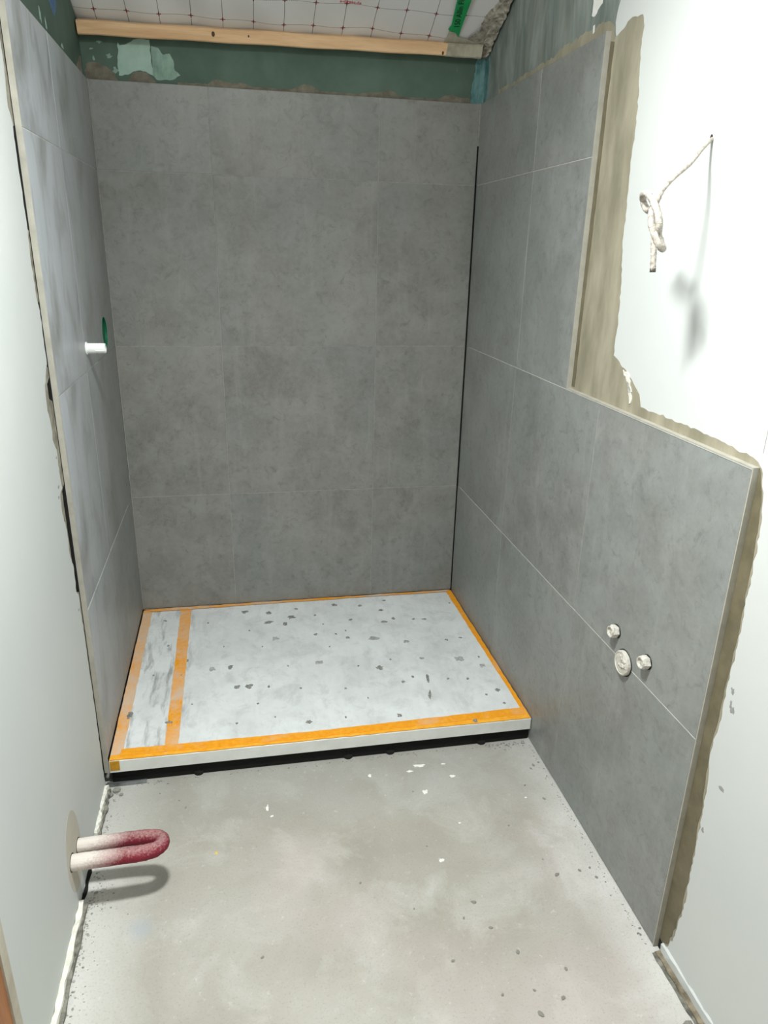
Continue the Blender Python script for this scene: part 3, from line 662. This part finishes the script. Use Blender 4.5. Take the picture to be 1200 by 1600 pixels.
tr = empty('trim_1', (lx(-1.86, 0), -1.88, 0)); tag(tr, 'beige and orange brown wooden casing at the door opening', 'door casing', kind='structure')
x0 = lx(-1.85, 0)
v, f = box((x0-0.10, -1.878, 0.001), (x0+0.006, -1.8515, 2.1)); build('casing_edge', v, f, M['casing'], tr)
v, f = box((x0-0.12, -1.96, 0.001), (x0+0.002, -1.8785, 2.1)); build('casing_board', v, f, M['oak'], tr)

# ------------------------------------------------------------------ shower tray
TX0 = lambda y: XL + AL*(-y) + 0.0035
TX1 = lambda y: XR + AR*(-y) - 0.004
TD, TZ = -0.978, 0.0900
tray = empty('shower_tray', (0.3, -0.49, 0.0)); tag(tray, 'flat white shower tray taped off in orange and spattered with mortar', 'shower tray')
def prism(name, poly, z0, z1, mat, parent, bev=0.0):
    k = len(poly); v = [(x, y, z0) for x, y in poly] + [(x, y, z1-bev) for x, y in poly]
    f = [tuple(range(k))] + [(i, (i+1) % k, k+(i+1) % k, k+i) for i in range(k)]
    if bev:
        cx = sum(p[0] for p in poly)/k; cy = sum(p[1] for p in poly)/k
        v += [(x+math.copysign(bev, cx-x), y+math.copysign(bev, cy-y), z1) for x, y in poly]
        f += [(k+i, k+(i+1) % k, 2*k+(i+1) % k, 2*k+i) for i in range(k)] + [tuple(range(2*k, 3*k))]
    else: f.append(tuple(range(k, 2*k)))
    return build(name, v, f, mat, parent)
prism('tray_slab', [(TX0(TD), TD), (TX1(TD), TD), (TX1(0), -0.003), (TX0(0), -0.003)], 0.048, TZ, M['rim'], tray, 0.0015)
prism('under_tray_shade_panel', [(TX0(TD)+0.002, TD+0.012), (TX1(TD)-0.001, TD+0.012), (TX1(0), -0.01), (TX0(0), -0.01)], 0.0005, 0.0478, M['black'], tray)  # solid black panel stands in for the shaded void under the slab
for x in (-0.115, 0.36, 0.50, 0.815):
    v, f = [], []
    for r, z in ((0.016, 0.0005), (0.016, 0.010), (0.007, 0.012), (0.007, 0.0478)):
        for k in range(10): v.append((x+r*math.cos(k*0.6283), TD+0.018+r*math.sin(k*0.6283), z))
    for i in range(3):
        for k in range(10): f.append((i*10+k, i*10+(k+1) % 10, i*10+10+(k+1) % 10, i*10+10+k))
    f += [tuple(range(10)), tuple(range(30, 40))]
    build('tray_foot', v, f, M['joint_dark'], tray)
big = prism('tray_surface', [(-0.175, -0.935), (0.972, -0.930), (0.955, -0.012), (-0.19, -0.012)], TZ-0.0005, TZ+0.0008, M['sheet'], tray)
nar = prism('drain_cover', [(-0.365, -0.945), (-0.200, -0.945), (-0.215, -0.012), (-0.375, -0.012)], TZ-0.0005, TZ+0.0010, M['sheet'], tray)
def tape_strip(poly_a, poly_b, z, mat, seg=40, amp=0.0012, thick=0.0006):
    """two edges (polylines of equal length in x, y) joined into a slightly wavy strip"""
    def res(L):
        out = []
        tot = len(L)-1
        for i in range(seg+1):
            t = i/seg*tot; k = min(int(t), tot-1); u = t-k
            out.append((L[k][0]+(L[k+1][0]-L[k][0])*u+random.uniform(-amp, amp), L[k][1]+(L[k+1][1]-L[k][1])*u+random.uniform(-amp, amp)))
        return out
    A, B = res(poly_a), res(poly_b); n = seg+1; v = []
    for zz in (z, z+thick):
        for L in (A, B): v += [(x, y, zz+random.uniform(0, 0.0003)) for x, y in L]
    f = []
    for i in range(seg):
        f += [(i, i+1, n+i+1, n+i), (2*n+i, 2*n+i+1, 3*n+i+1, 3*n+i), (i, i+1, 2*n+i+1, 2*n+i), (n+i, n+i+1, 3*n+i+1, 3*n+i)]
    f += [(0, n, 3*n, 2*n), (n-1, 2*n-1, 4*n-1, 3*n-1)]
    return build('masking_tape', v, f, mat, tray)
tz = TZ+0.0009
tape_strip([(TX0(0)+0.001, -0.006), (TX0(TD)+0.001, TD+0.001)], [(-0.349, -0.006), (-0.338, -0.965)], tz+0.0002, M['tape_dusty'])
tape_strip([(-0.2318, -0.02), (-0.2142, -0.968)], [(-0.1872, -0.02), (-0.1732, -0.958)], tz+0.0011, M['tape_mid'])
tape_strip([(0.949, -0.006), (0.9665, -0.972)], [(TX1(0)-0.0005, -0.006), (TX1(TD)-0.0005, TD+0.001)], tz+0.0002, M['tape'])
tape_strip([(-0.345, -0.928), (0.27, -0.9345), (0.972, -0.918)], [(-0.345, -0.962), (0.27, -0.966), (0.972, -0.955)], tz+0.0019, M['tape'], 90)
tape_strip([(-0.372, -0.952), (0.27, -0.955), (0.975, -0.945)], [(-0.372, TD+0.0012), (0.27, TD+0.0012), (0.975, TD+0.0012)], tz+0.0010, M['tape_yellow'], 90)
tape_strip([(-0.385, -0.0045), (0.25, -0.0045), (0.97, -0.0045)], [(-0.345, -0.029), (0.25, -0.021), (0.95, -0.020)], tz+0.0030, M['tape_mid'], 60, 0.002)
# flap of tape folded over the front edge
v, f = box((TX0(TD)+0.002, TD-0.0012, 0.056), (TX0(TD)+0.030, TD-0.0002, TZ)); build('tape_flap', v, f, plain('ochre_tape_flap', srgb(178, 126, 14), srgb(204, 152, 40), 60, 0.6, 0.3), tray)
SPL = [(0.0359,-0.0811,16,7),(0.1383,-0.102,14,7),(0.2303,-0.1556,16,9),(0.1351,-0.1863,20,6),(0.2,-0.2124,12,8),(0.3311,-0.1534,5,4),(0.1554,-0.3215,14,8),(0.3178,-0.3151,7,6),(-0.1136,-0.155,4,3),(-0.2582,-0.3187,5,4),(-0.1777,-0.4385,5,4),(-0.0185,-0.5074,9,8),(-0.0835,-0.5105,12,9),(0.0053,-0.641,12,6),(0.0456,-0.6432,16,8),(0.1174,-0.6544,4,4),(0.3096,-0.522,16,8),(0.2407,-0.8823,10,6),(-0.3448,-0.7547,11,11),(-0.2104,-0.814,14,8),(-0.194,-0.5362,6,3),(-0.2892,-0.1125,8,3),(0.0767,-0.7525,4,3),(0.2572,-0.0842,8,4),(0.4236,-0.0724,12,8),(0.5341,-0.0946,8,6),(0.6186,-0.1489,13,5),(0.4768,-0.2146,10,4),(0.6132,-0.2515,13,6),(0.6562,-0.2298,8,6),(0.7415,-0.2481,7,5),(0.7875,-0.2549,10,3),(0.9334,-0.1281,5,3),(0.5466,-0.3802,21,10),(0.6718,-0.4244,14,6),(0.8366,-0.434,7,4),(0.895,-0.4274,8,3),(0.4427,-0.3595,7,5),(0.5305,-0.5961,14,8),(0.8468,-0.5812,17,10),(0.9185,-0.6378,14,8),(0.9248,-0.5791,4,4),(0.6938,-0.6945,5,20),(0.6738,-0.7927,5,16),(0.544,-0.8918,7,6),(0.8385,-0.7169,5,4),(0.9217,-0.8037,10,6),(0.7897,-0.9764,8,6),(0.7011,-0.5544,10,5),(0.6493,-0.062,8,4),(0.3577,-0.2358,4,3),(0.4006,-0.3223,5,4),(0.4428,-0.3023,4,3),(0.3633,-0.4175,3,3),(0.4541,-0.5711,4,3),(0.5822,-0.5454,4,3),(0.5988,-0.7006,8,4),(0.6408,-0.6736,6,4),(0.7661,-0.7057,5,3),(0.8741,-0.824,4,3),(0.9203,-0.8813,5,3),(0.3636,-0.8739,4,3),(0.0554,-0.2445,4,3),(0.103,-0.3781,3,3),(-0.0447,-0.3558,3,3),(0.1933,-0.531,3,3),(0.229,-0.6838,4,3),(0.3865,-0.7083,4,3),(0.4559,-0.778,3,3),(0.0059,-0.8518,4,3),(0.1316,-0.8371,3,3),(-0.1446,-0.7214,3,2),(-0.2919,-0.5211,4,3)]
thin = {6, 12, 16, 33, 34, 40, 48, 39}
for i, (x, y, a, b) in enumerate(SPL):
    y = max(y, TD+0.014)
    blob_chip('mortar_splash', WF, x, y, a*0.00118, b*0.0020, tz-0.0002 if y > -0.92 else tz+0.0020, 0.0008 if i in thin else 0.0025, M['mortar_thin'] if i in thin else M['mortar'], tray, 13, random.uniform(-0.3, 0.3))

# ------------------------------------------------------------------ things on the walls
# red pipe loop
pr = empty('heating_pipe_loop', (lx(-1.383, 0), -1.383, 0.147)); tag(pr, 'dusty crimson sleeved pipe loop sticking out of the left wall', 'pipe')
x0 = lx(-1.383, 0.0)
pts = [(x0-0.012, -1.418, 0.150), (x0+0.05, -1.4175, 0.150), (x0+0.12, -1.416, 0.149), (x0+0.172, -1.413, 0.148), (x0+0.198, -1.405, 0.148), (x0+0.209, -1.389, 0.147),
       (x0+0.205, -1.370, 0.144), (x0+0.190, -1.359, 0.142), (x0+0.160, -1.354, 0.141), (x0+0.10, -1.352, 0.139), (x0+0.04, -1.351, 0.137), (x0-0.012, -1.351, 0.136)]
rad = [0.0195, 0.0198, 0.0195, 0.0190, 0.0182, 0.0176, 0.0176, 0.018, 0.0180, 0.0178, 0.0178, 0.0178]
tube('pipe_sleeve', pts, rad, M['sleeve'], pr, 18, 8, 0.035, (x0, -1.383, 0.147))
for y, z, r in ((-1.418, 0.150, 0.0225), (-1.351, 0.136, 0.0205)):
    lathe('wall_hole', WL, -y, z, [(r, -0.0105), (r, -0.0096), (r*0.9, -0.0094)], M['hole'], pr, 20)
n = 36; tag(wall_slab('plaster_patch', WL, [(1.388+0.068*math.cos(2*math.pi*k/n), 0.155+0.112*math.sin(2*math.pi*k/n)) for k in range(n)], -0.012, -0.0102, plain('beige_plaster_patch', srgb(188, 183, 170), srgb(198, 194, 182), 10, 0.8, 0.1), wall_left), 'oval beige filled patch around the pipe loop')

# knotted cable
KN = [(1.006,-1.4427,1.7861),(0.9709,-1.4654,1.7619),(0.9261,-1.5,1.7288),(0.8812,-1.5227,1.7),(0.8583,-1.5323,1.6777),(0.8513,-1.5335,1.6611),(0.8562,-1.5085,1.6491),(0.863,-1.4807,1.6483),(0.8609,-1.4653,1.665),(0.851,-1.4797,1.6752),(0.8382,-1.5187,1.6735),(0.8334,-1.5514,1.6584),(0.8335,-1.5726,1.637),(0.8356,-1.5791,1.6174),(0.8415,-1.5712,1.6024),(0.8486,-1.5729,1.586),(0.8516,-1.5769,1.5772),(0.8416,-1.5812,1.5825),(0.8336,-1.5751,1.5978),(0.8295,-1.5626,1.6198),(0.8314,-1.5541,1.6376),(0.8394,-1.5442,1.6481),(0.8513,-1.5319,1.6357),(0.8543,-1.5342,1.61),(0.8543,-1.5384,1.5874),(0.8544,-1.5432,1.5623),(0.8554,-1.5458,1.5394)]
cb = empty('electric_cable', (1.0, -1.4427, 1.7861)); tag(cb, 'plaster splashed knotted cable hanging out of the white right wall', 'cable')
cr = [0.0026, 0.0028, 0.0031, 0.0033, 0.0034, 0.0036] + [0.0048]*15 + [0.0046, 0.0044, 0.0044, 0.0046, 0.0042, 0.0040]
tube('cable_sheath', KN, [q*1.32 for q in cr], M['cable'], cb, 10, 8, 0.10, (1.0, -1.4427, 1.7861))
tube('cable_end', [(0.8553, -1.5455, 1.5425), (0.8555, -1.5460, 1.5355)], 0.0056, M['copper_end'], cb, 10, 2)
lathe('wall_hole', WR, 1.4427, 1.7861, [(0.0045, BACKD), (0.0045, BACKD+0.0006), (0.003, BACKD+0.0008)], M['hole'], cb, 14, False, None, 0.2)

# water fittings and waste cap on the right wall
def fitting(s, z, label):
    e = empty('pipe_fitting', WR.P(s, z, 0)); tag(e, label, 'pipe fitting', 'water connections for the washbasin')
    lathe('hex_nut', WR, s, z, [(0.0170, 0.0008), (0.0170, 0.012), (0.0162, 0.0150), (0.0150, 0.0165), (0.0118, 0.0167), (0.0116, 0.010)], M['plastered'], e, 6, True, None, 0.05)
    co = lathe('collar', WR, s, z, [(0.0148, 0.0155), (0.0145, 0.0205), (0.0125, 0.0208), (0.0115, 0.0190), (0.0114, 0.0112)], M['plastered'], e, 20, False, None, 0.05)
    lathe('bore', WR, s, z, [(0.0112, 0.0105), (0.0112, 0.0122)], M['hole'], co, 16)
    lathe('drill_gap', WR, s, z, [(0.0185, 0.0007), (0.0185, 0.0012)], M['joint_dark'], e, 24, False, None, 0.04)
fitting(1.400, 0.663, 'plaster covered hex pipe fitting above the waste cap, nearer the shower tray')
fitting(1.547, 0.663, 'plaster covered hex pipe fitting right of the waste cap, nearer the tile edge')
e = empty('waste_cap', WR.P(1.455, 0.604, 0)); tag(e, 'round dusty white waste pipe cap on the tile joint between the fittings', 'pipe cap')
cb2 = lathe('cap_body', WR, 1.455, 0.604, [(0.032, 0.0008), (0.032, 0.009), (0.0305, 0.0110), (0.028, 0.0118), (0.027, 0.0102)], M['cap'], e, 32, False, None, 0.01)
lathe('cut_gap', WR, 1.455, 0.604, [(0.0345, 0.0007), (0.0345, 0.0012)], M['joint_dark'], e, 32, False, None, 0.03)
for ds, dz, a, b in ((0.010, 0.014, 0.014, 0.012), (0.004, -0.004, 0.015, 0.006), (0.020, 0.002, 0.009, 0.010), (0.002, 0.022, 0.010, 0.006)):
    blob_chip('plaster_lump', WR, 1.455+ds, 0.604+dz, a, b, 0.0101, 0.004, M['plastered'], cb2)

# concealed valve cut-out and pipe stub on the left wall
e = empty('valve_box', WL.P(HS, HZ, 0)); tag(e, 'emerald green round box lid in the tile cut-out of left wall', 'valve box')
lathe('box_lid', WL, HS, HZ, [(HR-0.0015, -0.0290), (HR-0.0015, -0.0085), (HR-0.004, -0.0078)], M['emerald'], e, 48)
n = 48; v, f = [], []
for r, d in ((HR-0.0002, -0.0095), (HR-0.0002, 0.0009), (HR-0.0022, 0.0009), (HR-0.0022, -0.0095)):
    for k in range(n):
        t = 2*math.pi*k/n; v.append(WL.P(HS+r*math.cos(t), HZ+r*math.sin(t), d))
for i in range(4):
    for k in range(n): f.append((i*n+k, i*n+(k+1) % n, ((i+1) % 4)*n+(k+1) % n, ((i+1) % 4)*n+k))
build('cut_edge', v, f, M['emerald'], e)
v, f = [], []
for r, d in ((HR+0.0006, 0.0007), (HR+0.0006, 0.0011), (HR-0.0010, 0.0012), (HR-0.0010, 0.0009)):
    for k in range(n):
        t = 2*math.pi*k/n; q = r*(1+random.uniform(-0.006, 0.006)); v.append(WL.P(HS+q*math.cos(t), HZ+q*math.sin(t), d))
for i in range(4):
    for k in range(n): f.append((i*n+k, i*n+(k+1) % n, ((i+1) % 4)*n+(k+1) % n, ((i+1) % 4)*n+k))
build('chipped_rim', v, f, M['mint'], e)
e = empty('pipe_stub', WL.P(0.553, 1.2655, 0)); tag(e, 'short white plastic pipe plug standing out of left wall tiles', 'pipe plug')
pb = lathe('plug_body', WL, 0.553, 1.2655, [(0.0155, 0.0008), (0.0155, 0.028), (0.0148, 0.0285), (0.0148, 0.054), (0.0138, 0.056), (0.0100, 0.056), (0.0095, 0.040)], M['plastic'], e, 28)
lathe('plug_flange', WL, 0.553, 1.2655, [(0.019, 0.0007), (0.019, 0.0035), (0.017, 0.0045)], M['plastic'], e, 28)
v, f = [], []
for k in range(4):
    a = k*math.pi/2+0.4; c = WL.P(0.553, 1.2655, 0.041); u = Vector((0, math.cos(a), math.sin(a))); t = Vector((0, -math.sin(a), math.cos(a)))
    bx = [c+u*r+t*q+Vector((h, 0, 0)) for r in (0.0144, 0.0166) for q in (-0.0015, 0.0015) for h in (-0.012, 0.013)]
    build('plug_rib', bx, [(0,1,3,2),(4,5,7,6),(0,1,5,4),(2,3,7,6),(0,2,6,4),(1,3,7,5)], M['plastic'], pb)

# ------------------------------------------------------------------ loose things on the floor
v, f = [], []
za = [(0.0, 0.0), (0.014, 0.0008), (0.0155, 0.0022), (0.001, 0.0016)]
a = [(-0.390, -0.986), (-0.272, -0.984)]
for x, y in a: v += [(x, y, 0.0006), (x, y+0.022, 0.0006), (x, y+0.022, 0.0026), (x, y+0.004, 0.0026), (x, y+0.004, 0.013), (x, y, 0.013)]
f = [tuple(range(6)), tuple(range(6, 12))] + [(i, (i+1) % 6, 6+(i+1) % 6, 6+i) for i in range(6)]
tag(build('metal_angle', v, f, M['zinc']), 'grey metal angle strip lying under the left front tray corner', 'metal strip')
def crumb_mesh(seed):
    rnd = random.Random(seed); bm = bmesh.new(); bmesh.ops.create_icosphere(bm, subdivisions=1, radius=1.0)
    for q in bm.verts:
        q.co *= rnd.uniform(0.7, 1.2); q.co.z = max(q.co.z*0.7, -0.45)
    lo = min(q.co.z for q in bm.verts)
    for q in bm.verts: q.co.z -= lo
    me = bpy.data.meshes.new('mortar_crumb'); bm.to_mesh(me); bm.free(); me.materials.append(M['stone']); return me
CM = [crumb_mesh(i) for i in range(6)]
CR = [(0.5339,-1.1532,3),(0.948,-1.0999,6),(0.9706,-1.0881,4),(0.935,-1.1129,5),(0.8871,-1.1827,4),(0.9238,-1.2477,5),(0.779,-1.3335,3),(0.5249,-1.3679,3),(0.3217,-1.4598,4),(0.5986,-1.5665,7),(0.5607,-1.6072,4),(0.6185,-1.6443,5),(0.6607,-1.7174,6),(0.5021,-1.7132,5),(0.7565,-1.7764,5),(0.8458,-1.5213,7),(0.8285,-1.4664,3),(0.0627,-1.6277,4),(0.9121,-1.5176,5),(0.9436,-1.5142,4),(0.9479,-1.547,5),(0.4437,-1.5592,3),(-0.1672,-1.0764,3),(-0.1464,-1.1089,4),(-0.3425,-1.5835,3),(-0.2264,-1.0368,3),(0.9826,-1.7083,4),(0.9755,-1.7233,4),(0.7212,-1.8409,6),(0.6576,-1.8659,7),(0.589,-1.8106,4),(0.6641,-1.8131,4)]
for i, (x, y, k) in enumerate(CR):
    o = bpy.data.objects.new('mortar_crumb', CM[i % 6]); COL.objects.link(o); o.location = (x, y, 0.0003)
    q = k*0.0008; o.scale = (q*1.4, q, q*0.6); o.rotation_euler = (0, 0, i*1.7)
    tag(o, 'tiny loose grey mortar crumb on the open concrete floor', 'crumb', 'mortar crumbs strewn over the floor')
for x, y, q, lab in ((-0.3560, -1.0035, 0.013, 'largest rounded mortar lump by the left front tray corner'), (-0.3700, -1.0230, 0.010, 'pale mortar lump at the wall, just before the largest lump'), (-0.340, -1.0240, 0.007, 'small mortar lump right of the largest lump at tray corner')):
    o = bpy.data.objects.new('mortar_lump', CM[int(q*1000) % 6]); COL.objects.link(o); o.location = (x, y, 0.0003); o.scale = (q, q, q*0.85); tag(o, lab, 'mortar lump', 'mortar lumps at the tray corner')
o = bpy.data.objects.new('mortar_lump', CM[2]); COL.objects.link(o); o.location = (0.962, -1.945, 0.0003); o.scale = (0.016, 0.009, 0.007); o.rotation_euler = (0, 0, 0.5); tag(o, 'flat pale mortar lump at the foot of the right wall', 'mortar lump')
for x, y, a, b in ((0.5729, -1.1596, 0.010, 0.011), (0.5528, -1.4223, 0.008, 0.008), (0.6738, -1.107, 0.010, 0.008), (0.5811, -1.0404, 0.022, 0.008), (0.545, -1.062, 0.014, 0.006), (0.4155, -1.0619, 0.006, 0.007), (0.0919, -1.1482, 0.005, 0.012), (0.1036, -1.1837, 0.005, 0.005), (0.8694, -1.2333, 0.005, 0.004), (0.66, -1.045, 0.007, 0.005), (0.64, -1.30, 0.004, 0.004)):
    blob_chip('paint_splash', WF, x, y, a, b, 0.0002, 0.0008, M['paint_white'], floor, 12)
blob_chip('paint_splash', WF, -0.0523, -1.2941, 0.006, 0.007, 0.0002, 0.0008, plain('yellow_splash', srgb(206, 180, 90), srgb(214, 192, 120), 60, 0.8, 0.2), floor)
# broken mortar grit along the left floor edge and under the tray front
def grit(name, pts, mat, parent, label):
    v, f = [], []
    for (x, y, q) in pts:
        b0 = len(v); rot = random.uniform(0, 6.28); st = random.uniform(0.6, 1.5)
        for k in range(5):
            a = rot+k*1.2566; v.append((x+q*st*math.cos(a)*random.uniform(0.7, 1.2), y+q*math.sin(a)*random.uniform(0.7, 1.2), 0.0002))
        v.append((x+random.uniform(-q, q)*0.3, y+random.uniform(-q, q)*0.3, q*random.uniform(0.5, 1.0)))
        f += [(b0+k, b0+(k+1) % 5, b0+5) for k in range(5)] + [tuple(b0+k for k in range(5))]
    o = build(name, v, f, mat, parent); tag(o, label, kind='stuff'); return o
pts = []
for i in range(170):
    y = random.uniform(-1.75, -0.99); q = abs(random.gauss(0, 0.02)); pts.append((lx(y, 0.018)+q, y, random.uniform(0.0010, 0.0042 if q < 0.02 else 0.002)))
for i in range(60):
    y = random.gauss(-1.40, 0.03); pts.append((lx(y, 0.016)+abs(random.gauss(0, 0.025)), y, random.uniform(0.001, 0.003)))
grit('grit', pts, M['stone'], floor, 'crumbled grit along the left floor edge')
pts = [(random.uniform(-0.30, 0.97), TD-abs(random.gauss(0.004, 0.006)), random.uniform(0.001, 0.0035)) for _ in range(110)] + [(random.uniform(0.82, 0.965), TD-abs(random.gauss(0.01, 0.012)), random.uniform(0.001, 0.004)) for _ in range(70)]
pts += [(0.978-abs(random.gauss(0.004, 0.006)), random.uniform(-1.75, -1.0), random.uniform(0.0008, 0.0025)) for _ in range(120)]
grit('grit', pts, M['mortar'], floor, 'fine grit along the tray front')
